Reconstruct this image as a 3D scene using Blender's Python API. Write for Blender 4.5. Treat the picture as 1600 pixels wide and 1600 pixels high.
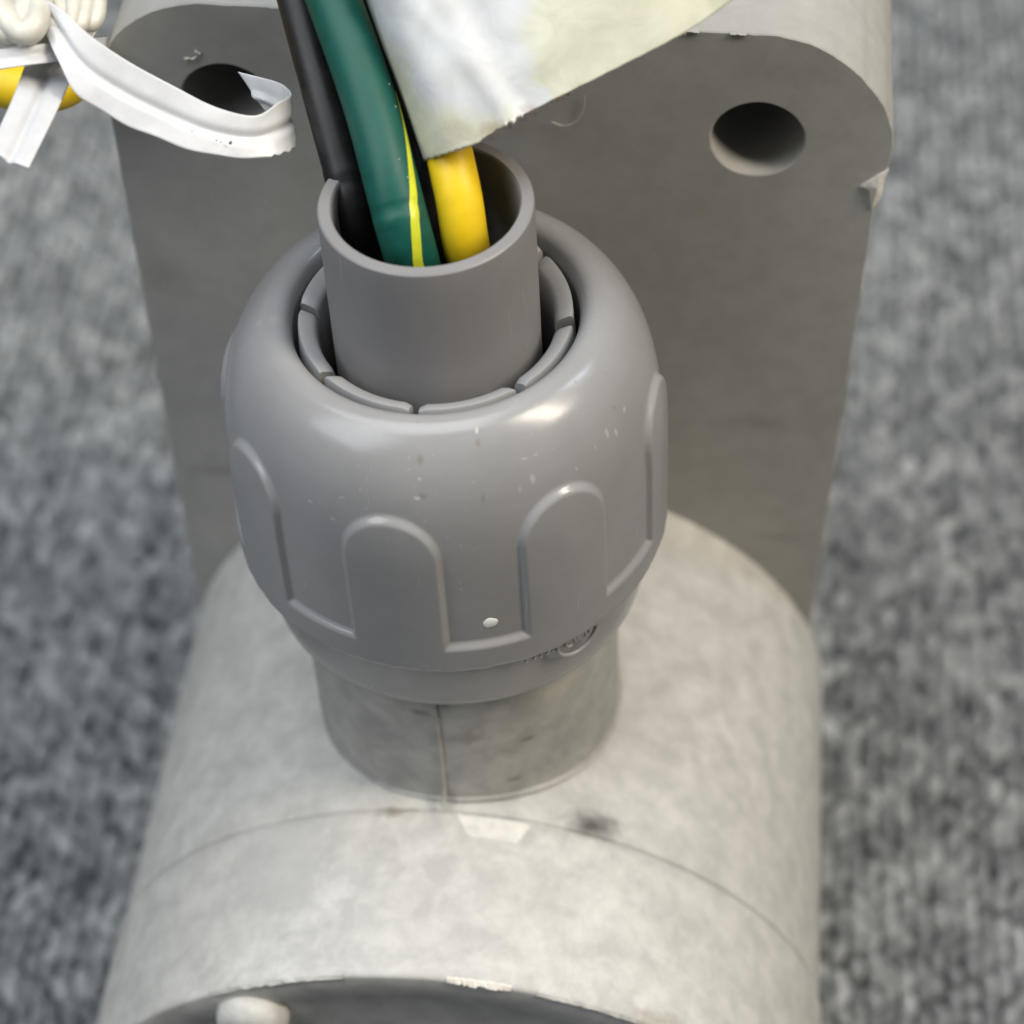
import bpy, bmesh, math, random
import numpy as np
from mathutils import Vector, Matrix

random.seed(7)
RNG = np.random.default_rng(11)
S = 0.001                                   # all builders work in millimetres
for o in list(bpy.data.objects):
    bpy.data.objects.remove(o, do_unlink=True)
scene = bpy.context.scene
COL = scene.collection

# ------------------------------------------------------------------ camera
F_PX = 3549.968
CAM = np.array([26.535, -189.214, 231.631])
FW = Vector((-0.0649897, 0.6366703, -0.7683905)).normalized()
th, ps, ro = math.radians(50.212), math.radians(5.827), math.radians(-0.462)
FW = Vector((-math.sin(ps)*math.cos(th), math.cos(ps)*math.cos(th), -math.sin(th)))
rt0 = Vector((math.cos(ps), math.sin(ps), 0))
up0 = rt0.cross(FW)
RT = rt0*math.cos(ro) + up0*math.sin(ro)
UP = -rt0*math.sin(ro) + up0*math.cos(ro)
cam = bpy.data.cameras.new('Camera')
cam_o = bpy.data.objects.new('Camera', cam)
COL.objects.link(cam_o)
m = Matrix((RT, UP, -FW)).transposed().to_4x4()
m.translation = Vector(CAM)*S
cam_o.matrix_world = m
cam.sensor_width = 36
cam.lens = F_PX/1600*36
cam.clip_start = 0.01
cam.clip_end = 50
cam.dof.use_dof = True
cam.dof.focus_distance = 0.271
cam.dof.aperture_fstop = 17.0
cam.dof.aperture_blades = 0
scene.camera = cam_o

# ------------------------------------------------------------------ light
w = bpy.data.worlds.new('World')
scene.world = w
w.use_nodes = True
w.node_tree.nodes['Background'].inputs['Color'].default_value = (0.86, 0.92, 1.0, 1)
w.node_tree.nodes['Background'].inputs['Strength'].default_value = 0.04

def area(name, loc, target, sx, sy, power, color):
    l = bpy.data.lights.new(name, 'AREA')
    l.shape = 'RECTANGLE'
    l.size, l.size_y = sx*S, sy*S
    l.energy = power
    l.color = color
    o = bpy.data.objects.new(name, l)
    COL.objects.link(o)
    o.location = Vector(loc)*S
    o.rotation_euler = (Vector(target)-Vector(loc)).to_track_quat('-Z', 'Y').to_euler()
    return o
area('overhead_lamp', (-130, -30, 760), (0, 0, 0), 460, 600, 5.0, (0.94, 0.97, 1.0))
area('warm_lamp', (480, -110, 560), (0, 0, 0), 130, 400, 5.0, (1.0, 0.88, 0.71))

area('window_lamp', (-500, -370, 600), (0, 0, 20), 430, 470, 3.4, (0.90, 0.95, 1.0))
area('side_glint_lamp', (520, 215, 600), (0, 0, 30), 80, 190, 1.0, (0.74, 0.85, 1.0))  # small bluish lamp added to give a reflection on the nut's right shoulder

vs = scene.view_settings
vs.view_transform = 'Standard'
vs.look = 'None'
vs.exposure = -0.06
vs.gamma = 1.0
scene.render.engine = 'CYCLES'
scene.render.resolution_x = scene.render.resolution_y = 1024

# ------------------------------------------------------------------ helpers
def tag(o, label=None, cat=None, group=None, kind=None):
    for k, v in (('label', label), ('category', cat), ('group', group), ('kind', kind)):
        if v:
            o[k] = v
    return o

def at(px, py, depth):
    """a point in mm on the sight line of a photo pixel at a real depth"""
    v = FW + RT*((px-800)/F_PX) - UP*((py-800)/F_PX)
    return Vector(CAM) + v*depth

def mesh_obj(name, verts, faces, mat, parent=None, smooth=True, angle=35):
    me = bpy.data.meshes.new(name)
    me.from_pydata([tuple(Vector(v)*S) for v in verts], [], faces)
    me.validate()
    bm = bmesh.new(); bm.from_mesh(me)
    bmesh.ops.recalc_face_normals(bm, faces=bm.faces)
    bm.to_mesh(me); bm.free()
    if smooth:
        me.polygons.foreach_set('use_smooth', [True]*len(me.polygons))
        me.set_sharp_from_angle(angle=math.radians(angle))
    me.materials.append(mat)
    o = bpy.data.objects.new(name, me)
    COL.objects.link(o)
    if parent:
        o.parent = parent
        o.matrix_parent_inverse = parent.matrix_world.inverted()
    return o

def empty(name, loc):
    o = bpy.data.objects.new(name, None)
    COL.objects.link(o)
    o.location = Vector(loc)*S
    o.empty_display_size = 0.01
    bpy.context.view_layer.update()
    return o

def grid_faces(nr, nc, closed=True):
    f = []
    for i in range(nr-1):
        for j in range(nc if closed else nc-1):
            k = (j+1) % nc
            f.append((i*nc+j, i*nc+k, (i+1)*nc+k, (i+1)*nc+j))
    return f

def spline(pts, n):
    """Catmull-Rom through points (any dimension)"""
    p = np.array([tuple(q) for q in pts], float)
    p = np.vstack([2*p[0]-p[1], p, 2*p[-1]-p[-2]])
    segs = len(p)-3
    out = []
    for i in range(n):
        t = i/(n-1)*segs
        k = min(int(t), segs-1); t -= k
        a, b, c_, d = p[k:k+4]
        out.append(0.5*((2*b)+(-a+c_)*t+(2*a-5*b+4*c_-d)*t*t+(-a+3*b-3*c_+d)*t**3))
    return np.array(out)

REF = np.array(-FW)
def frames(path, ref=REF):
    T = np.gradient(path, axis=0)
    T /= np.linalg.norm(T, axis=1)[:, None]
    N = ref - (T@ref)[:, None]*T
    N /= np.linalg.norm(N, axis=1)[:, None]
    return T, N, np.cross(T, N)

def tube(name, path, radius, mat, parent=None, seg=28, caps=True, bump=None):
    path = np.asarray(path)
    T, N, B = frames(path)
    vs_, n = [], len(path)
    for i in range(n):
        r = radius[i] if hasattr(radius, '__len__') else radius
        for j in range(seg):
            a = 2*math.pi*j/seg
            rr = r + (bump(i/(n-1), a) if bump else 0)
            vs_.append(path[i]+rr*(math.cos(a)*N[i]-math.sin(a)*B[i]))
    fs = grid_faces(n, seg)
    if caps:
        fs.append(tuple(range(seg))[::-1]); fs.append(tuple((n-1)*seg+j for j in range(seg)))
    return mesh_obj(name, vs_, fs, mat, parent, angle=60)

# gland axis: leans a little left and back
TX, TY, ZP = -0.040, 0.035, -12.0
E1 = np.array([1, 0, -TX]); E2 = np.array([0, 1, -TY]); AX = np.array([TX, TY, 1.0])
def gl(r, ang, z):
    """cylindrical point on the gland axis; ang in degrees from the front, + to the right"""
    a = math.radians(ang)
    return np.array([0, 0, ZP]) + (z-ZP)*AX + r*(math.sin(a)*E1 - math.cos(a)*E2)

def lathe(name, prof, mat, parent=None, seg=160, closed_prof=False, angle=35):
    v = [gl(r, 360*j/seg, z) for r, z in prof for j in range(seg)]
    f = grid_faces(len(prof), seg)
    if closed_prof:
        n = len(prof)
        f += [((n-1)*seg+j, (n-1)*seg+(j+1) % seg, (j+1) % seg, j) for j in range(seg)]
    return mesh_obj(name, v, f, mat, parent, angle=angle)

# ------------------------------------------------------------------ materials
class NT:
    def __init__(self, name):
        self.m = bpy.data.materials.new(name); self.m.use_nodes = True
        self.t = self.m.node_tree; self.b = self.t.nodes['Principled BSDF']
        self.co = self.t.nodes.new('ShaderNodeTexCoord').outputs['Object']
    def n(self, typ, **kw):
        nd = self.t.nodes.new(typ)
        for k, v in kw.items():
            if k in nd.inputs: self.put(nd.inputs[k], v)
            else: setattr(nd, k, v)
        return nd
    def put(self, sock, v):
        if isinstance(v, bpy.types.NodeSocket): self.t.links.new(v, sock)
        else: sock.default_value = v
    def noise(self, scale, detail=4, rough=.55, vec=None, dist=0):
        nd = self.n('ShaderNodeTexNoise', Scale=scale, Detail=detail, Roughness=rough, Distortion=dist)
        self.put(nd.inputs['Vector'], vec or self.co)
        return nd.outputs['Fac']
    def ramp(self, fac, lo, hi, a=0.0, b=1.0):
        nd = self.n('ShaderNodeMapRange'); nd.clamp = True
        for k, v in zip(('Value', 'From Min', 'From Max', 'To Min', 'To Max'), (fac, lo, hi, a, b)): self.put(nd.inputs[k], v)
        return nd.outputs['Result']
    def math(self, op, a, b=0.0):
        nd = self.n('ShaderNodeMath', operation=op)
        self.put(nd.inputs[0], a); self.put(nd.inputs[1], b)
        return nd.outputs[0]
    def mix(self, fac, a, b):
        nd = self.n('ShaderNodeMix', data_type='RGBA')
        self.put(nd.inputs[0], fac); self.put(nd.inputs[6], a); self.put(nd.inputs[7], b)
        return nd.outputs[2]
    def spot(self, p_mm, rad_mm, soft=.6, sx=(1, 1, 1), warp=.5):
        """round-ish stain at an object-space point"""
        wv = self.n('ShaderNodeTexNoise', Scale=900.0, Detail=3.0); self.put(wv.inputs['Vector'], self.co)
        sub = self.n('ShaderNodeVectorMath', operation='SUBTRACT'); self.put(sub.inputs[0], self.co); sub.inputs[1].default_value = Vector(p_mm)*S
        mul = self.n('ShaderNodeVectorMath', operation='MULTIPLY'); self.put(mul.inputs[0], sub.outputs[0]); mul.inputs[1].default_value = sx
        ln = self.n('ShaderNodeVectorMath', operation='LENGTH'); self.put(ln.inputs[0], mul.outputs[0])
        d = self.math('ADD', ln.outputs['Value'], self.math('MULTIPLY', self.math('SUBTRACT', wv.outputs['Fac'], .5), rad_mm*S*warp*2))
        return self.ramp(d, rad_mm*S, rad_mm*S*(1-soft), 0, 1)
    def bump(self, h, dist_mm, strength=1.0, prev=None):
        nd = self.n('ShaderNodeBump', Strength=strength, Distance=dist_mm*S); self.put(nd.inputs['Height'], h)
        if prev: self.put(nd.inputs['Normal'], prev)
        return nd.outputs[0]
    def out(self, col, rough=.5, spec=.5, normal=None):
        self.put(self.b.inputs['Base Color'], col); self.put(self.b.inputs['Roughness'], rough)
        self.b.inputs['Specular IOR Level'].default_value = spec
        if normal: self.put(self.b.inputs['Normal'], normal)
        return self.m

def g(v, r=1.0, b=1.0): return (v*r, v, v*b, 1)

# stains at their places on the housing (mm)
def mat_housing(name, lo, hi, mottle, stains):
    k = NT(name)
    big = k.noise(28, 3)
    blot = k.noise(230, 6, .62, dist=.25)
    fine = k.noise(900, 4, .6)
    col = k.mix(k.ramp(blot, .38, .66), g(lo, 1.01, .95), g(hi, 1.01, .95))
    col = k.mix(k.ramp(big, .35, .7, 0, .45), col, g(lo*.95, 1.01, .96))
    col = k.mix(k.ramp(fine, .55, .75, 0, .25*mottle), col, g(hi*1.02, 1.0, .97))
    specks = k.noise(420, 6, .75)
    col = k.mix(k.ramp(specks, .68, .80, 0, .5*mottle), col, g(lo*.5, 1.1, .85))
    for p, r, soft, sx, c, a in stains:
        col = k.mix(k.math('MULTIPLY', k.spot(p, r, soft, sx, .22 if soft == .85 else .5), a), col, c)
    pits = k.noise(2600, 3, .6)
    col = k.mix(k.ramp(pits, .60, .72, 0, .22), col, g(lo*.72, 1.02, .93))
    nrm = k.bump(blot, .05, .5*mottle)
    nrm = k.bump(fine, .04, .6, nrm)
    nrm = k.bump(pits, .03, .5, nrm)
    return k.out(col, k.ramp(blot, .3, .7, .62, .48), .4, nrm)

def mat_plastic(name, v, rough=.35, spec=.5, warm=1.0, stains=(), grime=.3, bumpy=.4, coat=0):
    k = NT(name)
    fine = k.noise(1100, 3); mid = k.noise(90, 4, .6)
    col = k.mix(k.ramp(mid, .3, .75), g(v*.93, warm, 1.01), g(v*1.06, warm, 1.02))
    sp = k.noise(520, 5, .7)
    col = k.mix(k.ramp(sp, .70, .80, 0, grime), col, g(v*.4, 1.15, .8))
    for p, r, soft, sx, c, a in stains:
        col = k.mix(k.math('MULTIPLY', k.spot(p, r, soft, sx), a), col, c)
    mp = k.n('ShaderNodeMapping'); k.put(mp.inputs['Vector'], k.co); mp.inputs['Scale'].default_value = (1.0, 1.0, .045); mp.inputs['Rotation'].default_value = (.5, .35, .2)
    scr = k.ramp(k.noise(2600, 2, .5, mp.outputs[0]), .68, .74, 0, 1)
    scr = k.math('MULTIPLY', scr, k.ramp(k.noise(60, 2), .48, .62))
    col = k.mix(k.math('MULTIPLY', scr, .35), col, g(v*1.9))
    nrm = k.bump(mid, .06, bumpy*.6)
    nrm = k.bump(fine, .012, bumpy, nrm)
    mt = k.out(col, k.ramp(k.noise(120, 4, .6), .3, .7, rough-.04, rough+.05), spec, nrm)
    if coat:
        k.b.inputs['Coat Weight'].default_value = coat; k.b.inputs['Coat Roughness'].default_value = .12
    return mt

def mat_simple(name, col, rough=.4, spec=.5, scale=400, var=.15, bump=.02, sss=0):
    k = NT(name)
    nz = k.noise(scale, 4, .6)
    c2 = tuple(min(1, x*(1+var)) for x in col[:3])+(1,)
    c1 = tuple(x*(1-var) for x in col[:3])+(1,)
    mt = k.out(k.mix(k.ramp(nz, .3, .7), c1, c2), k.ramp(nz, .3, .7, rough-.06, rough+.06), spec, k.bump(nz, bump, .6))
    if sss:
        k.b.inputs['Subsurface Weight'].default_value = sss
        k.b.inputs['Subsurface Radius'].default_value = (.002, .002, .0018)
        k.b.inputs['Subsurface Scale'].default_value = .5
    return mt

# barrel: axis along y, slightly wider and further left towards the front
YP, YF, YS = 37.51, -49.64, -24.31
def barrel_at(y):
    t = (YP-y)/(YP-YF)
    return 2.42-.55*t, -86.53, 53.5+.62*t
def barrel_pt(ang, y, dr=0):
    cx, cz, R = barrel_at(y); a = math.radians(ang)
    return np.array([cx+(R+dr)*math.sin(a), y, cz+(R+dr)*math.cos(a)])
def barrel_z(x, y):
    cx, cz, R = barrel_at(y)
    return cz+math.sqrt(max(0, R*R-(x-cx)**2))

def on_barrel(px, py):
    """where the sight line of a photo pixel meets the barrel"""
    d0 = 230.0
    for _ in range(4000):
        p = at(px, py, d0)
        cx, cz, R = barrel_at(p.y)
        if math.hypot(p.x-cx, p.z-cz) <= R: return p
        d0 += .05
    return p
def on_plane_y(px, py, y):
    a, b = at(px, py, 100), at(px, py, 200)
    return a + (b-a)*((y-a.y)/(b.y-a.y))

DK = (.07, .065, .06, 1); BR = (.17, .12, .07, 1); WH = (.80, .79, .75, 1)
HOUSING_STAINS = [
    (on_barrel(925, 1291), 3.2, .85, (.60, 1.1, 1), DK, .95),
    (on_barrel(955, 1288), 1.6, .8, (.8, 1.2, 1), DK, .5),
    (on_barrel(615, 1270), 1.7, .8, (.7, 1.3, 1), BR, .7),
    (on_barrel(640, 1268), 1.0, .8, (.5, 1.5, 1), BR, .5),
    (on_barrel(440, 1350), 9.0, .25, (1, 1, 1), g(.40, 1, 1), .5),
    (on_barrel(1010, 1590), 2.2, .8, (.5, 1.5, 1), BR, .45),
    (on_barrel(1050, 1600), 2.2, .8, (.5, 1.5, 1), BR, .35),
    (on_plane_y(255, 430, YP), 4.5, .9, (1, 1, 1), g(.24, 1.05, .95), .6),
    (on_plane_y(1220, 840, YP), 2.5, .9, (.6, 1, 1.4), g(.2, 1.05, .95), .45),
    (on_plane_y(1190, 660, YP), 3.5, .9, (.6, 1, 1.6), g(.2, 1.05, .95), .35),
    (on_plane_y(340, 735, YP), 2.5, .9, (.3, 1, 1.6), g(.2, 1.05, .95), .5),
    (on_plane_y(1100, 330, YP), 7, .9, (1, 1, 1.6), g(.3, 1.1, .85), .4),
]
M_house = mat_housing('weathered_grey_plastic', .42, .585, 1.2, HOUSING_STAINS[:7])
M_plate = mat_housing('flange_grey_plastic', .345, .40, .55, HOUSING_STAINS[7:])
NECK_STAINS = [(tuple(gl(21.5, a, z)), r, .8, sx, c, al) for a, z, r, sx, c, al in (
    (1, -10.5, 1.4, (1.4, 1, .5), DK, .7), (-8, -14, 1.2, (.7, 1, 1.3), DK, .5), (8, -19, 2.2, (.6, 1, 1.3), g(.14, 1.1, .9), .55),
    (30, -22, 1.0, (.6, 1, 1.5), DK, .6), (45, -14, 5, (.7, 1, 1), g(.48, 1.03, .86), .6), (-25, -20, 4, (.8, 1, 1), g(.22), .4), (24, -30, .8, (.5, 1, 1.4), DK, .7))]
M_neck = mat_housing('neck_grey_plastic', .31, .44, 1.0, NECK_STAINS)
NUT_PROF = [(17.35, 24), (17.3, 35.5), (17.4, 37.2), (17.75, 38.2), (18.4, 38.75), (19.3, 38.9), (20.5, 38.55), (21.6, 37.85), (22.6, 36.95), (23.5, 35.85), (24.3, 34.6), (25.0, 33.2), (25.6, 31.7), (26.1, 30.0), (26.5, 28.2), (26.85, 26.0), (27.1, 23.5), (27.25, 20), (27.3, 14), (27.3, 8), (27.3, 4.2)]
def gs(r, a, z):
    if r < 28: r = float(np.interp(z, [q[1] for q in NUT_PROF[:4:-1]], [q[0] for q in NUT_PROF[:4:-1]]))
    return tuple(gl(r, a, z))
NP_R = np.array([q[0] for q in NUT_PROF[:4:-1]]); NP_Z = np.array([q[1] for q in NUT_PROF[:4:-1]])
def on_nut(px, py):
    """where the sight line of a photo pixel meets the nut's body"""
    ax = np.array(AX)/np.linalg.norm(AX); d0 = 235.0
    while d0 < 330:
        p = np.array(at(px, py, d0)); q = p-np.array([0, 0, ZP]); z = q@ax; r = np.linalg.norm(q-z*ax)
        rib = 0.0
        if z+ZP < 38.9 and r <= np.interp(z+ZP, NP_Z, NP_R)+rib: return tuple(p)
        d0 += .05
    return tuple(p)
NUT_STAINS = [(on_nut(x, y), r*.9, .85, sx, c, al*.62) for x, y, r, sx, c, al in (
    (657, 718, .75, (1.4, 1, .7), BR, .7), (660, 775, .7, (.8, 1, 1.2), BR, .75), (652, 778, .4, (.7, 1, 1), WH, .6), (656, 748, .3, (1, 1, 1), WH, .5),
    (745, 674, .5, (1.9, 1, .45), WH, .75), (747, 692, .65, (1.3, 1, .8), BR, .6), (755, 778, .7, (1.5, 1, .7), BR, .65),
    (898, 597, .3, (1, 1, 1), DK, .9), (975, 640, .5, (1, 1, 1), WH, .4), (958, 638, .5, (1, 1, 1), BR, .4),
    (948, 678, .8, (1.8, 1.8, .4), WH, .45), (962, 676, .6, (1.8, 1.8, .4), WH, .4), (930, 700, .5, (1.8, 1.8, .5), WH, .25), (832, 750, .7, (1.5, 1.5, .6), WH, .35), (812, 765, .5, (1.5, 1.5, .6), WH, .25),
    (818, 716, .45, (.6, 1.2, 1.8), WH, .45), (836, 710, .35, (.6, 1.2, 1.8), WH, .4), (900, 732, .35, (1.2, 1.2, .8), WH, .4),
    (485, 783, .4, (.7, 1, 1.2), WH, .4), (520, 810, .4, (.7, 1, 1.2), WH, .35), (533, 777, .3, (1, 1, 1), WH, .3), (700, 840, .25, (1, 1, 1), WH, .3), (720, 920, .25, (1, 1, 1), WH, .5),
    (660, 957, .42, (.6, 1, 1.6), DK, .85), (632, 991, .45, (.6, 1, 1.6), DK, .85), (560, 1030, 1.1, (.4, 1, 2), DK, .55), (445, 985, 1.4, (.7, .7, 1), DK, .6),
    (430, 500, 1.2, (1, 1, 1), g(.42), .3), (405, 505, .8, (1, 1, 1), g(.42), .3))]
M_nut = mat_plastic('gland_grey_plastic', .28, .225, .5, 1.0, NUT_STAINS, .35, .55)
M_nut_mark = mat_plastic('gland_mark_plastic', .30, .35, .5)
M_tube = mat_plastic('sleeve_grey_plastic', .225, .46, .45, 1.02, (), .15, .45)
M_collet = mat_plastic('collet_grey_plastic', .30, .40, .5, 1.0, (), .1, .4)
M_white_nub = mat_simple('white_nub', (.80, .80, .78), .45)
M_torn = mat_simple('torn_pale_plastic', (.66, .63, .57), .6, scale=1500, var=.12, bump=.1)
M_latch = mat_simple('bright_worn_plastic', (.66, .65, .60), .3, .5, scale=500, var=.12, bump=.15)
M_green = mat_simple('green_cable_jacket', (.004, .078, .060), .50, .35, 500, .14, .02)
M_stripe = mat_simple('yellow_green_stripe', (.56, .60, .03), .35, .5, 500, .1, .01)
M_black = mat_simple('black_cable_jacket', (.012, .012, .013), .46, .4, 500, .3, .03)
M_yellow = mat_simple('yellow_cable_jacket', (.77, .53, .008), .5, .5, 300, .06, .015)
M_tie = mat_simple('white_tie_plastic', (.57, .58, .595), .36, .5, 350, .06, .06, sss=.15)
M_ivory = mat_simple('ivory_tie_plastic', (.60, .585, .52), .42, .5, 350, .10, .06, sss=.15)
M_lint = mat_simple('lint_fibre', (.55, .52, .46), .8)

def mat_tape():
    k = NT('white_paper_tape')
    nz = k.noise(160, 5, .6, dist=.6); fine = k.noise(800, 4); big = k.noise(42, 2)
    base = k.mix(k.ramp(nz, .35, .7), (.47, .475, .37, 1), (.60, .60, .49, 1))
    white = k.mix(k.ramp(nz, .35, .7), (.47, .49, .505, 1), (.60, .62, .63, 1))
    msk = None
    for x, y, r in ((640, -20, 9), (720, 40, 9), (760, 110, 6.5), (780, 0, 5), (690, 110, 5), (830, 165, 3)):
        sp = k.spot(at(x, y, 253), r, .35, (1, 1, 1), .25)
        msk = sp if msk is None else k.math('MAXIMUM', msk, sp)
    col = k.mix(msk, base, white)
    col = k.mix(k.ramp(big, .52, .70, 0, .5), col, (.50, .47, .34, 1))
    for x, y, r, a in ((770, 205, 1.5, .7), (830, 172, 1.2, .6), (700, 210, 2.5, .3), (900, 135, 1.0, .5), (990, 90, .9, .45)):
        col = k.mix(k.math('MULTIPLY', k.spot(at(x, y, 253), r, .9, (.8, 1, 1), .6), a), col, (.24, .17, .09, 1))
    return k.out(col, k.ramp(nz, .3, .7, .46, .62), .4, k.bump(fine, .02, .4, k.bump(nz, .22, .6)))
M_tape = mat_tape()

def mat_carpet():
    k = NT('grey_loop_carpet')
    at_ = k.n('ShaderNodeAttribute', attribute_name='yarn')
    fz = k.noise(1400, 4, .7)
    shade = k.math('MULTIPLY', at_.outputs['Fac'], k.ramp(fz, .25, .75, .7, 1.3))
    cr = k.n('ShaderNodeValToRGB'); k.put(cr.inputs[0], shade)
    e = cr.color_ramp.elements
    e[0].position, e[0].color = 0, (.09, .10, .108, 1)
    e[1].position, e[1].color = 1, (.56, .58, .585, 1)
    x = e.new(.5); x.color = (.245, .26, .27, 1)
    return k.out(cr.outputs[0], .9, .15, k.bump(fz, .5, .8))
def mat_backing():
    k = NT('dark_carpet_backing')
    v = k.n('ShaderNodeTexVoronoi', Scale=330.0); k.put(v.inputs['Vector'], k.co)
    return k.out(k.mix(k.ramp(v.outputs['Distance'], 0, .7), (.22, .23, .235, 1), (.05, .055, .06, 1)), .95, .1, k.bump(v.outputs['Distance'], 1.5, .8))
M_carpet, M_back = mat_carpet(), mat_backing()

# ------------------------------------------------------------------ setting: carpet
GZ = -140.4
o = mesh_obj('carpet', [(-2500, -2500, GZ-3.2), (2500, -2500, GZ-3.2), (2500, 2500, GZ-3.2), (-2500, 2500, GZ-3.2)], [(0, 1, 2, 3)], M_back, smooth=False)
tag(o, kind='structure')

def carpet_pile():
    bm = bmesh.new(); bmesh.ops.create_icosphere(bm, subdivisions=2, radius=1)
    bm.verts.ensure_lookup_table()
    v = np.array([x.co[:] for x in bm.verts]); f = np.array([[q.index for q in x.verts] for x in bm.faces]); bm.free()
    px, py = 3.0, 4.4
    xs = np.arange(-190, 215, px); ys = np.arange(-110, 385, py)
    X, Y = np.meshgrid(xs, ys); nx = X.shape[1]
    Y = Y + (np.arange(nx) % 2)*py/2
    X = X.ravel()+RNG.normal(0, .32, X.size); Y = Y.ravel()+RNG.normal(0, .7, Y.size)
    # keep loops out from under the fitting
    n = X.size
    sc = np.stack([RNG.uniform(1.5, 2.05, n), RNG.uniform(2.3, 3.8, n), RNG.uniform(2.3, 3.2, n)], 1)
    under = (X > -52) & (X < 56) & (Y > -50) & (Y < 68)
    sc[under, 2] = 1.6
    rot = RNG.normal(0, .28, n)
    V = v[None]*sc[:, None, :]
    V = V*(1+.10*RNG.normal(size=(n, len(v), 1)))
    c_, s_ = np.cos(rot)[:, None], np.sin(rot)[:, None]
    x = V[..., 0]*c_-V[..., 1]*s_+X[:, None]; y = V[..., 0]*s_+V[..., 1]*c_+Y[:, None]
    z = V[..., 2]+GZ-2.4
    co = np.stack([x, y, z], -1).reshape(-1, 3)*S
    F = (f[None]+(np.arange(n)*len(v))[:, None, None]).reshape(-1)
    me = bpy.data.meshes.new('carpet_pile')
    me.vertices.add(len(co)); me.vertices.foreach_set('co', co.ravel())
    nf = len(F)//3
    me.loops.add(len(F)); me.loops.foreach_set('vertex_index', F.astype(np.int32))
    me.polygons.add(nf); me.polygons.foreach_set('loop_start', np.arange(0, nf*3, 3, dtype=np.int32)); me.polygons.foreach_set('loop_total', np.full(nf, 3, np.int32))
    me.update(calc_edges=True)
    # yarn shade: heathered, loosely clustered
    cl = np.sin(X*.31+1.3*np.sin(Y*.13))*np.sin(Y*.21+1.7*np.sin(X*.17))
    yv = np.clip(.54+.05*cl+RNG.normal(0, .145, n), .02, 1)
    a = me.attributes.new('yarn', 'FLOAT', 'POINT'); a.data.foreach_set('value', np.repeat(yv, len(v)).astype(np.float32))
    me.polygons.foreach_set('use_smooth', np.ones(nf, bool))
    me.materials.append(M_carpet)
    ob = bpy.data.objects.new('carpet_pile', me); COL.objects.link(ob)
    tag(ob, 'grey heathered loop pile of the carpet under the fitting', 'carpet', kind='stuff')
carpet_pile()

# ------------------------------------------------------------------ housing
house = empty('conduit_housing', (0, 0, -140))
tag(house, 'grey plastic wall fitting with drilled flange, round barrel body and screwed cable gland', 'conduit fitting')

def flange():
    right = [(37.2, 53.55), (41, 52.6), (44.2, 50.9), (46.4, 49.2), (48.6, 47.0), (50.6, 44.4), (52.0, 41.6), (52.9, 38.6), (53.1, 35.6), (52.95, 33.6), (52.5, 31.8)]
    chip = [(51.35, 30.4), (51.75, 29.2), (51.85, 28.2)]
    left = [(-49.55, 37.0), (-49.3, 41.6), (-48.3, 45.9), (-45.8, 49.2), (-42.4, 51.6), (-39.2, 52.9), (-36.0, 53.6)]
    out = []
    def dense(pts, step, jit):
        q = spline(pts, max(3, int(sum(math.dist(a, b) for a, b in zip(pts, pts[1:]))/step)))
        return [(x+random.gauss(0, jit), z+random.gauss(0, jit)) for x, z in q]
    top = [(-36+i*73.2/90, 53.6-.0004*i) for i in range(91)]
    wob = 0
    tp = []
    for x, z in top:
        wob = wob*.7+random.gauss(0, .05)
        tp.append((x, z+wob))
    rs = [(51.9+(.65)*i/60, 28-i*168/60) for i in range(61)]
    rs = [(x+random.gauss(0, .035), z) for x, z in rs]
    ls = [(-49.9+random.gauss(0, .03)+.28*i/60, -140+i*176/60) for i in range(60)]
    out = tp[:-1]+dense(right, .7, .035)+chip+rs+ls+dense(left, .8, .03)[:-1]
    cu = bpy.data.curves.new('flange_outline', 'CURVE'); cu.dimensions = '2D'; cu.fill_mode = 'BOTH'
    def poly(pts):
        s = cu.splines.new('POLY'); s.points.add(len(pts)-1); s.use_cyclic_u = True
        for p, q in zip(s.points, pts): p.co = (q[0]*S, q[1]*S, 0, 1)
    poly(out)
    for hx, hz, ph in ((-33.55, 37.9, 0), (35.66, 36.7, 1)):
        poly([(hx+(6.04+.05*math.sin(3*a+ph)+random.gauss(0, .02))*math.cos(a), hz+(6.04+.04*math.sin(5*a))*math.sin(a)) for a in np.linspace(0, 2*math.pi, 96, endpoint=False)])
    cu.extrude = 16*S; cu.bevel_depth = .18*S; cu.bevel_resolution = 0; cu.offset = -.18*S
    tmp = bpy.data.objects.new('flange_tmp', cu); COL.objects.link(tmp)
    bpy.context.view_layer.update()
    me = bpy.data.meshes.new_from_object(tmp.evaluated_get(bpy.context.evaluated_depsgraph_get()))
    bpy.data.objects.remove(tmp)
    n = len(me.vertices); co = np.zeros(n*3); me.vertices.foreach_get('co', co); co = co.reshape(-1, 3)
    new = np.stack([co[:, 0], -co[:, 2]+(YP+16.18)*S, co[:, 1]], 1)
    me.vertices.foreach_set('co', new.ravel())
    bm = bmesh.new(); bm.from_mesh(me)
    bmesh.ops.remove_doubles(bm, verts=bm.verts, dist=1e-6); bmesh.ops.recalc_face_normals(bm, faces=bm.faces)
    bm.to_mesh(me); bm.free()
    me.polygons.foreach_set('use_smooth', [True]*len(me.polygons)); me.set_sharp_from_angle(angle=math.radians(26))
    me.materials.clear(); me.materials.append(M_plate)
    me.name = 'flange_plate'
    ob = bpy.data.objects.new('flange_plate', me); COL.objects.link(ob)
    ob.parent = house; ob.matrix_parent_inverse = house.matrix_world.inverted()
    return ob
plate = flange()

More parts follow.
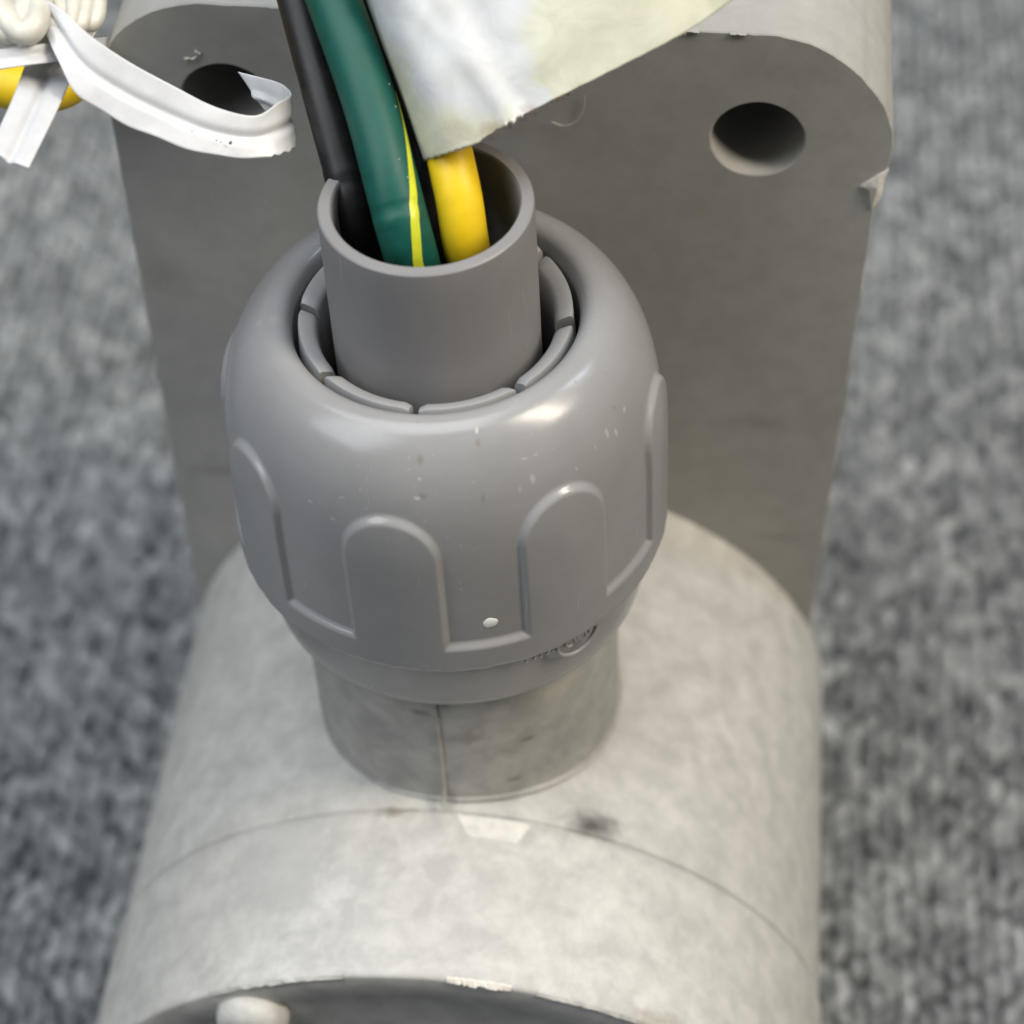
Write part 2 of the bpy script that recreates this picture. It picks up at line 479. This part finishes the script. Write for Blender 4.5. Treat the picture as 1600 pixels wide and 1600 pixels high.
# torn chip on the flange's right edge
cv = []
for x, y, z in ((53.0, -.12, 33.0), (51.9, -.45, 32.2), (50.7, -.35, 31.0), (49.6, -.15, 29.9), (50.9, -.5, 29.6), (51.1, -.4, 28.3), (51.6, -.2, 26.0), (52.6, .5, 27.6), (52.8, 1.2, 30.0), (53.0, 1.0, 32.0)):
    cv.append((x, YP+y, z))
cv += [(x-.15, y+1.6, z) for x, y, z in cv]
cc = [(51.8, YP-.9, 30.4)]
n = 10
cf = [(i, (i+1) % n, 20) for i in range(n)]+[(i, (i+1) % n, n+(i+1) % n, n+i) for i in range(n)]
mesh_obj('torn_chip', cv+cc, cf, M_torn, plate, smooth=False)
# moulding flash left along the top edge
for x0, x1, h in ((17.5, 21, .35), (24.5, 27.2, .28), (31, 33.0, .22), (8, 11, .2)):
    q = []
    for i in range(9):
        x = x0+(x1-x0)*i/8
        q += [(x, YP-.12, 53.35), (x, YP-.28-random.random()*.15, 53.55+h*.5*math.sin(math.pi*i/8)*random.uniform(.3, 1)), (x, YP+.7, 53.62)]
    mesh_obj('flash', q, grid_faces(9, 3, True), M_plate, plate, smooth=False)

def barrel():
    ys = []
    na = 200
    rows = []
    def ring(y, dr=0): rows.append([barrel_pt(360*j/na, y, dr+(.035*math.sin(j*1.7)+.03*math.sin(j*.61+1) if dr < -4 else 0)) for j in range(na)])
    for y in np.linspace(YP+.8, YS+.5, 30): ring(y, 0)
    ring(YS+.55, -.04); ring(YS+.30, -.42); ring(YS+.02, -.44); ring(YS-.15, .20); ring(YS-.5, .38)
    for y in np.linspace(YS-1.5, YF+.8, 14): ring(y, .38)
    ring(YF+.3, .12); ring(YF+.08, -.1); ring(YF, -.45)
    for dr in (-2, -5.2): ring(YF, dr)
    ring(YF+.25, -5.6)
    ring(YF+.6, -5.8)
    ring(YF+.8, -6.2); ring(YF+.8, -20); ring(YF+.8, -45)
    v = [p for r in rows for p in r]
    f = grid_faces(len(rows), na)
    f.append(tuple((len(rows)-1)*na+j for j in range(na)))
    return mesh_obj('barrel', v, f, M_house, house, angle=40)
br = barrel()
# rough moulding flash on the barrel's front lip
def lip_flash(a0, a1, d, mat, h=.3):
    q = []; nn = 26
    for i in range(nn):
        a = a0+(a1-a0)*i/(nn-1); e = math.sin(math.pi*i/(nn-1))
        q += [barrel_pt(a, YF+1.2, .18), barrel_pt(a, YF+.2, .24+random.random()*h*e*.5), barrel_pt(a, YF-.1-random.random()*d*e, -.2+random.random()*h*e), barrel_pt(a, YF-.05, -.9-random.random()*d*e)]
    mesh_obj('lip_flash', q, grid_faces(nn, 4, False), mat, br, smooth=False)
lip_flash(1.5, 10.5, .55, M_torn, .3)
lip_flash(-34, -13, .3, M_house, .25)
lip_flash(14, 30, .3, M_house, .25)
# pale clip window behind the seam
outl = []
cn = [(712, 1274), (830, 1291), (806, 1321), (730, 1308)]
for a, b in zip(cn, cn[1:]+cn[:1]):
    for t in np.linspace(0, 1, 8, endpoint=False):
        outl.append((a[0]+(b[0]-a[0])*t+random.gauss(0, 1.3), a[1]+(b[1]-a[1])*t+random.gauss(0, .9)))
rings = []
mc = (770, 1298)
for sc, dr in ((1.06, .15), (1.0, .52), (.93, .60), (.84, .52), (.4, .50)):
    ring_ = []
    for x, y in outl:
        p = on_barrel(mc[0]+(x-mc[0])*sc, mc[1]+(y-mc[1])*sc); cx, cz, R = barrel_at(p.y)
        ring_.append(p+Vector((p.x-cx, 0, p.z-cz)).normalized()*dr)
    rings.append(ring_)
nl = len(outl)
fl = grid_faces(len(rings), nl); fl.append(tuple((len(rings)-1)*nl+j for j in range(nl)))
mesh_obj('seam_latch', [p for r in rings for p in r], fl, M_latch, br, angle=50)

# rounded boss below the barrel's lip
kc = on_plane_y(392, 1606, YF-2)
prof = [(4.9, 9), (4.9, 1.5), (4.7, .3), (4.2, -.6), (3.3, -1.2), (2.0, -1.5), (.01, -1.6)]
v = []
for r, y in prof:
    for j in range(40):
        a = 2*math.pi*j/40
        v.append((kc.x+r*math.cos(a), kc.y+y, kc.z+r*math.sin(a)))
mesh_obj('screw_boss', v, grid_faces(len(prof), 40), M_house, house, angle=50)

def neck():
    nseg, rows = 160, []
    r0, rho = 21.45, .2
    def ring(fn): rows.append([fn(360*j/nseg) for j in range(nseg)])
    ring(lambda a: gl(20.8, a, -6.5)); ring(lambda a: gl(21.3, a, -6.6))
    base = []
    for j in range(nseg):
        p = gl(r0, 360*j/nseg, -32); base.append(barrel_z(p[0], p[1]))
    def wall(t):
        def fn(a):
            j = int(round(a/360*nseg)) % nseg
            zb = base[j]+rho
            return gl(r0, a, -7+(zb+7)*t)
        return fn
    for t in (.02, .25, .5, .75, 1): ring(wall(t))
    for k in range(1, 8):
        ph = math.pi/2*k/7
        def fn(a, ph=ph):
            r = r0+rho*(1-math.cos(ph))
            p = gl(r, a, -32)
            z = barrel_z(p[0], p[1])+rho*(1-math.sin(ph))
            p = gl(r, a, z)
            return p
        ring(fn)
    ring(lambda a: (lambda p: gl(r0+rho+.25, a, barrel_z(p[0], p[1])-.3))(gl(r0+rho+.25, a, -32)))
    return mesh_obj('neck', [p for r in rows for p in r], grid_faces(len(rows), nseg), M_neck, house, angle=40)
nk = neck()
# parting line of the mould down the neck
q = []
pl = [gl(21.45, -2.0, z) for z in np.linspace(-8, -29.5, 12)]+[gl(22.2, -2.0, -31.0), gl(23.6, -2.0, -31.9)]
for i, p in enumerate(pl):
    wv = .30+.06*math.sin(i*2.1)
    q += [p+np.array([-wv, .1, 0]), p+np.array([-wv*.4, -.45, .05]), p+np.array([wv*.4, -.42, .05]), p+np.array([wv, .1, 0])]
mesh_obj('parting_line', q, grid_faces(len(pl), 4, False), M_neck, nk, angle=30)

# ------------------------------------------------------------------ gland nut
RIB0 = -6.5
def nut():
    prof = NUT_PROF
    p = spline(prof, 400)
    # resample by arc length, finer where the ribs are
    d = np.r_[0, np.cumsum(np.hypot(*np.diff(p, axis=0).T))]
    s = np.arange(0, d[-1], .26)
    p = np.stack([np.interp(s, d, p[:, 0]), np.interp(s, d, p[:, 1])], 1)
    low = [(27.3, 3.9), (27.3, 3.6), (27.25, 3.3), (27.1, 3.05), (26.8, 2.85), (26.35, 2.6), (26.05, .5), (25.6, -3), (25.15, -6.0), (24.9, -7.2), (24.4, -7.8), (21.2, -7.9), (21.0, -6.5)]
    p = np.vstack([p, low])
    nseg = 1080
    EDGE = .10*np.convolve(np.random.default_rng(3).normal(size=nseg+8), np.ones(9)/3, 'valid')*(.4+.6*np.sin(np.arange(nseg)*.021)**2)
    v = []
    for r, z in p:
        for j in range(nseg):
            a = 360*j/nseg
            h = 0
            if z < 33 and r > 20 and z > 3.0:
                u = ((a-RIB0+22.5) % 45)-22.5
                su = abs(math.radians(u)*27.6)
                W, ZT = 5.85, 23.6
                rib = su-W if z < ZT else math.hypot(su, z-ZT)-W
                sd = min(z-8.0, rib)
                t = min(1, max(0, .5-sd/.95)); h = .74*t*t*(3-2*t)
                if z < 3.9: h *= max(0, (z-2.9)/1.0)**.5
            if 1.0 < z < 4.1: h += EDGE[j]*(1-abs(z-2.8)/1.9)
            v.append(gl(r+h, a, z))
    return mesh_obj('gland_nut', v, grid_faces(len(p), nseg), M_nut, house, angle=50)
nt = nut()

for k in range(8):
    a0 = -2+45*k+random.uniform(-.4, .4)
    dz = random.uniform(-.25, .2); dr = random.uniform(-.15, .1)
    gap = 1.9+random.uniform(-.3, .5)
    pr = [(14.35, 25), (14.35, 36.3), (14.6, 36.95), (14.95, 37.25), (16.15, 37.85), (16.45, 37.85), (16.6, 37.55), (16.85, 34), (16.9, 25)]
    v = []; nn = 15
    for i in range(nn):
        t = i/(nn-1)
        a = a0+gap+(45-2*gap)*t
        e = .35 if i in (0, nn-1) else 0
        for r, z in pr: v.append(gl(r+dr+(.12 if e and r < 15 else 0), a, z+dz-(e if z > 30 else 0)))
    f = grid_faces(nn, len(pr)); f += [tuple(range(len(pr))), tuple((nn-1)*len(pr)+i for i in range(len(pr)))]
    mesh_obj('collet_finger', v, f, M_collet, nt, angle=32)

# gate mark: small white nub in a shallow ring
def dome(name, c, nrm, r, h, mat, parent, seg=24, squash=.8, jit=.08):
    nrm = Vector(nrm).normalized(); a = nrm.orthogonal().normalized(); b = nrm.cross(a)
    v = []; rows = 7
    for i in range(rows):
        ph = math.pi/2*i/(rows-1)
        for j in range(seg):
            t = 2*math.pi*j/seg; rr = r*math.cos(ph)*(1+jit*math.sin(3*t+1)+jit*.6*math.sin(5*t))
            v.append(Vector(c)+a*rr*math.cos(t)+b*rr*math.sin(t)*squash+nrm*(h*math.sin(ph)-.1))
    return mesh_obj(name, v, grid_faces(rows, seg), mat, parent, angle=60)
nn_ = gl(1, 17, 0)-gl(0, 17, 0)
dome('gate_mark', gl(27.3, 17.06, 11.35), nn_, 1.0, .32, M_white_nub, nt, 24, .95, .05)

# moulded maker's mark near the bottom edge: an oval with strokes, and small letters
def stroke(pts, rad, name='emblem'):
    P_ = spline([gl(r, a, z) for r, a, z in pts], 24)
    return tube(name, P_, rad, M_nut_mark, nt, seg=8)
def em(u, v_): return (27.35+.25*max(0, min(1, (v_+.5)/2)), 41+u, 2.6+v_+u*.02)
ov = lambda t0, t1: [em(6.4*math.cos(t), 2.7*math.sin(t)) for t in np.linspace(t0, t1, 12)]
stroke(ov(math.radians(110), math.radians(290)), .3)
stroke(ov(math.radians(-70), math.radians(62)), .3)
stroke([em(-3.2, .9), em(-3.9, .1), em(-3.2, -.7), em(-2.0, -.8)], .24)
stroke([em(-1.4, .9), em(-.7, -.6), em(0, .7), em(.7, -.6), em(1.5, 1.2)], .25)
stroke([em(2.3, 1.0), em(2.7, -.5), em(3.7, -.4), em(3.9, 1.3)], .25)
for i, u in enumerate((-15.5, -13.2, -11.4, -9.6, -7.9)):
    z0 = .1*math.sin(i*2.3)
    stroke([em(u, z0+.8), em(u+.35, z0+.45), em(u-.1, z0+.1), em(u+.5, z0-.15)], .12)

# ------------------------------------------------------------------ sleeve in the gland
ro_, ri_ = 12.5, 10.8
pr = [(12.6, -12), (12.6, 30), (12.52, 50), (ro_, 54.0), (ro_-.06, 54.55), (ro_-.25, 54.72), (ri_+.25, 54.74), (ri_+.06, 54.55), (ri_, 54.0), (ri_, 30), (ri_, -12)]
sl = lathe('sleeve_tube', pr, M_tube, None, 180, False, 40)
tag(sl, 'smooth grey plastic sleeve standing open in the gland, cables running out of it', 'tube')

# ------------------------------------------------------------------ cables
def px_path(pts, n=70): return spline([at(*p) for p in pts], n)

def tail(p_mm): return p_mm
bp = px_path([(415, -170, 268), (440, -80, 267), (463, 0, 266), (487, 90, 265.5), (514, 190, 265), (536, 270, 265), (552, 330, 266), (566, 385, 272), (580, 440, 285), (600, 520, 305)])
def kink(t, a): return .16*math.exp(-((t-.56)/.012)**2)-.10*math.exp(-((t-.585)/.015)**2)
o = tube('black_cable', bp, 2.25, M_black, bump=kink)
tag(o, 'dull black cable at the left inside edge of the grey sleeve', 'cable')

gp = px_path([(455, -170, 266), (488, -90, 264), (521, 0, 262), (556, 95, 260.5), (588, 195, 259.5), (615, 300, 259), (638, 385, 261), (656, 450, 270), (668, 520, 290), (672, 560, 305)], 110)
def nick(t, a): return .22*math.exp(-((t-.602)/.007)**2)*max(0, math.cos(a+.2))-.28*math.exp(-((t-.588)/.007)**2)*max(0, math.cos(a))+.012*math.sin(40*t+3*a)
gc = tube('green_cable', gp, 3.15, M_green, seg=40, bump=nick)
tag(gc, 'thick green cable with a yellow stripe, nicked where it enters the sleeve', 'cable')
T, N, B = frames(gp)
q = []; i0, i1 = 44, 100
for i in range(i0, i1):
    t = (i-i0)/(i1-i0-1)
    c0 = math.radians(83-72*min(1, t/.52)**1.25)
    hw = math.radians(3.5+7*min(1, t/.35))
    for k in range(6):
        a = c0-hw+2*hw*k/5
        q.append(gp[i]+(3.15+.07+nick(i/109, a)*.6)*(math.cos(a)*N[i]-math.sin(a)*B[i]))
mesh_obj('stripe', q, grid_faces(i1-i0, 6, False), M_stripe, gc, angle=60)
# pale scuffs where the jacket was rubbed
for t, a, r in ((.40, 62, .20), (.435, 60, .24), (.50, 72, .2), (.545, 40, .14), (.52, 30, .12)):
    i = int(t*109); a = math.radians(a)
    nr = math.cos(a)*N[i]-math.sin(a)*B[i]
    dome('scuff', gp[i]+3.15*nr, nr, r, .13, M_torn, gc, 10, .6, .25)

b2 = px_path([(525, -170, 271), (555, -80, 270), (586, 0, 269), (618, 110, 268), (648, 220, 268), (670, 310, 269), (688, 390, 277), (700, 460, 300)])
o = tube('black_cable', b2, 2.3, M_black)
tag(o, 'black cable mostly hidden between the green cable and the white tape', 'cable')

yp_ = px_path([(640, -120, 268), (662, 20, 266), (682, 150, 262), (701, 235, 260.5), (717, 310, 260.5), (729, 385, 264), (748, 450, 276), (756, 520, 295)])
o = tube('yellow_cable', yp_, 2.72, M_yellow, seg=36)
tag(o, 'bright yellow cable entering the sleeve below the white tape', 'cable')

# ------------------------------------------------------------------ white tape flag round the cables
def tape():
    NU, NV = 70, 60
    left = spline([(520, -190), (548, -90), (574, -5), (600, 70), (630, 150), (652, 215), (664, 250)], NV)
    right = spline([(1420, -190), (1310, -110), (1180, -25), (1080, 45), (960, 108), (820, 178), (742, 224)], NV)
    P3 = np.zeros((NV, NU, 3))
    rr = np.random.default_rng(5)
    ph = rr.uniform(0, 6.28, 12)
    for i in range(NV):
        for j in range(NU):
            u = (j/(NU-1))
            x = left[i, 0]+(right[i, 0]-left[i, 0])*u; y = left[i, 1]+(right[i, 1]-left[i, 1])*u
            mmu = (x-left[i, 0])*.07
            dep = 253.8+6.5*math.exp(-mmu/1.6)-.045*mmu-.012*(200-y)*.5
            # crease running down the flag, and small wrinkles
            dep += -.4*math.exp(-(((x-690)-(y)*.55)/22)**2)+.2*math.exp(-(((x-735)-(y)*.5)/30)**2)
            dep += .16*math.sin(x*.013+y*.021+ph[0])+.09*math.sin(x*.031-y*.027+ph[1])+.05*math.sin(x*.047+y*.062+ph[2])-.22*math.exp(-(((x-730)+(100-y)*.9)/20)**2)
            if i == NV-1: y += 1.6*math.sin(j*1.9)+1.2*math.sin(j*.7)
            if j == NU-1: x += 1.2*math.sin(i*2.3)
            P3[i, j] = at(x, y, dep)
    v = P3.reshape(-1, 3)
    ob = mesh_obj('tape_flag', v, grid_faces(NV, NU, False), M_tape, None, angle=70)
    md = ob.modifiers.new('thickness', 'SOLIDIFY'); md.thickness = .45*S; md.offset = 0
    return ob
tp_ = tape()
tag(tp_, 'creased off-white tape flag folded round the cables above the sleeve', 'tape')
# torn fibres and dirt on its lower edge
for x, y, r in ((802, 187, .5), (790, 193, .3), (815, 179, .3), (1070, 52, .2)):
    c0 = at(x, y, 252.4)
    dome('torn_edge', c0, (-.1, -.5, .8), r, r*.7, M_torn, tp_, 12, .6, .3)
M_dirt = mat_simple('brown_dirt', (.10, .07, .045), .8, .3, 900, .4, .2)
for i in range(22):
    t = random.random()
    x = 745+(890-745)*t; y = 226+(143-226)*t+random.uniform(-1, 5)
    dome('dirt_grain', at(x, y, 252.8), (-.1, -.5, .8), random.uniform(.1, .24), .15, M_dirt, tp_, 8, .7, .3)

# ------------------------------------------------------------------ white twist tie
tie = empty('twist_tie', at(80, 60, 262))
tag(tie, 'white plastic twist tie with a curled free end above the flange hole', 'twist tie')

def ribbon(name, pts, n, mat, parent, ridge=.55, rw=.9, jag=None):
    """pts: (x, y, depth, dx, dy, ddepth): centre and half-width vector in photo pixels"""
    q = spline(pts, n)
    NU = 25; v = []
    for i in range(n):
        x, y, d, dx, dy, dd = q[i]
        c0 = np.array(at(x, y, d)); wv = (np.array(at(x+dx, y+dy, d+dd))-np.array(at(x-dx, y-dy, d-dd)))/2
        j0, j1 = max(0, i-1), min(n-1, i+1)
        tg = np.array(at(*q[j1][:3]))-np.array(at(*q[j0][:3]))
        nr = np.cross(tg, wv); nr /= np.linalg.norm(nr)
        hw = np.linalg.norm(wv)
        for k in range(NU):
            s = -1+2*k/(NU-1)
            jj = jag(i/(n-1)) if (jag and s > .5) else 0
            mm = s*hw
            h = ridge*math.exp(-(mm/(rw*.6))**2)+.12*math.sin(i*.21+s*2)*abs(s)**2-.10*s*s
            v.append(c0+wv*(s-jj*max(0, s-.5)*2)+nr*h)
    ob = mesh_obj(name, v, grid_faces(n, NU, False), mat, parent, angle=70)
    md = ob.modifiers.new('thickness', 'SOLIDIFY'); md.thickness = .2*S; md.offset = 0
    return ob
def jagged(t):
    if .60 < t < .70: return .10+.05*math.sin(t*160)
    if t >= .70: return .30
    return .03*math.sin(t*57)
ribbon('curled_end', [(70, 18, 258, -4, 18, .5), (95, 52, 257, -8, 32, 0), (130, 100, 257, -14, 42, 0), (190, 141, 258, -15, 42, 0), (260, 176, 259, -12, 41, 0), (330, 204, 260, -6, 37, 0), (395, 214, 261.5, -2, 33, 0), (438, 202, 263.5, 4, 42, 0), (458, 188, 267, 4, 40, 0), (446, 170, 271, 8, 38, 0), (424, 158, 273.5, 18, 37, 0), (398, 150, 274.5, 26, 38, 0)], 110, M_tie, tie, jag=jagged)
ribbon('straight_end', [(120, 40, 268, -34, -6, 0), (84, 95, 264, -36, -10, 0), (54, 165, 257, -34, -12, 0), (14, 250, 251, -31, -14, 0)], 40, M_tie, tie)
ribbon('cross_band', [(-90, 100, 258, 3, 17, 0), (-20, 95, 257, 2, 16, 0), (50, 86, 257, 2, 15, 0), (110, 79, 261, 2, 15, 0), (168, 72, 268, 1, 14, 0)], 40, M_tie, tie, ridge=.15)
M_dirt = mat_simple('brown_dirt', (.10, .07, .045), .8, .3, 900, .4, .2)
for x, y, d0, r in ((360, 223, 259.6, .22), (338, 219, 259.4, .10), (345, 222, 259.5, .08), (300, 205, 258.9, .08)):
    dome('dirt_speck', at(x, y, d0), -FW, r, .12, M_dirt, tie, 10, .8, .2)
# wraps of the tie wound round the bundle
for pts, r in (
    ([(-75, -30, 264), (-55, 25, 259), (-22, 46, 258), (2, 22, 259), (12, -40, 264)], 1.9),
    ([(-50, -40, 264), (-24, 20, 258), (8, 48, 257), (34, 30, 258), (46, -40, 264)], 1.95),
    ([(-22, -50, 264), (2, 14, 257.5), (34, 50, 256.2), (58, 30, 257.5), (64, -40, 264)], 1.75),
    ([(52, -50, 265), (74, 14, 260), (96, 46, 259), (114, 20, 260), (114, -50, 266)], 1.25),
    ([(76, -50, 266), (97, 10, 261), (118, 43, 259.6), (134, 16, 261), (132, -50, 267)], 1.2),
    ([(99, -50, 267), (119, 6, 262), (140, 38, 260.6), (154, 10, 262), (150, -60, 268)], 1.2)):
    P_ = px_path(pts, 44)
    tube('wrap', P_, r, M_ivory, tie, seg=24, bump=lambda t, a: .22*math.cos(2*a+.6)+.10*math.exp(-((a-3.1)/.25)**2)+.05*math.sin(23*t))

yl = px_path([(-160, 60, 290), (-80, 105, 288), (0, 130, 287), (60, 139, 287), (104, 128, 288), (112, 92, 290), (92, 30, 293), (60, -90, 296)], 60)
o = tube('yellow_cable', yl, 3.0, M_yellow, seg=32)
tag(o, 'yellow cable looping behind the white twist tie beside the flange', 'cable')

# ------------------------------------------------------------------ lint and hair on the flange
hp = spline([on_plane_y(x, y, YP-.35) for x, y in ((862, 190), (880, 196), (900, 190), (912, 172), (914, 150))], 30)
o = tube('hair', hp, .05, M_lint, seg=6); tag(o, 'fine pale hair curled on the flange below the tape edge', 'hair')
hp = spline([on_plane_y(x, y, YP-.3) for x, y in ((288, 92), (296, 91), (302, 92), (308, 86), (306, 79), (312, 84))], 30)
o = tube('lint', hp, .13, M_lint, seg=6, bump=lambda t, a: .06*math.sin(20*t)); tag(o, 'tiny pale lint crumb stuck above the left flange hole', 'lint')
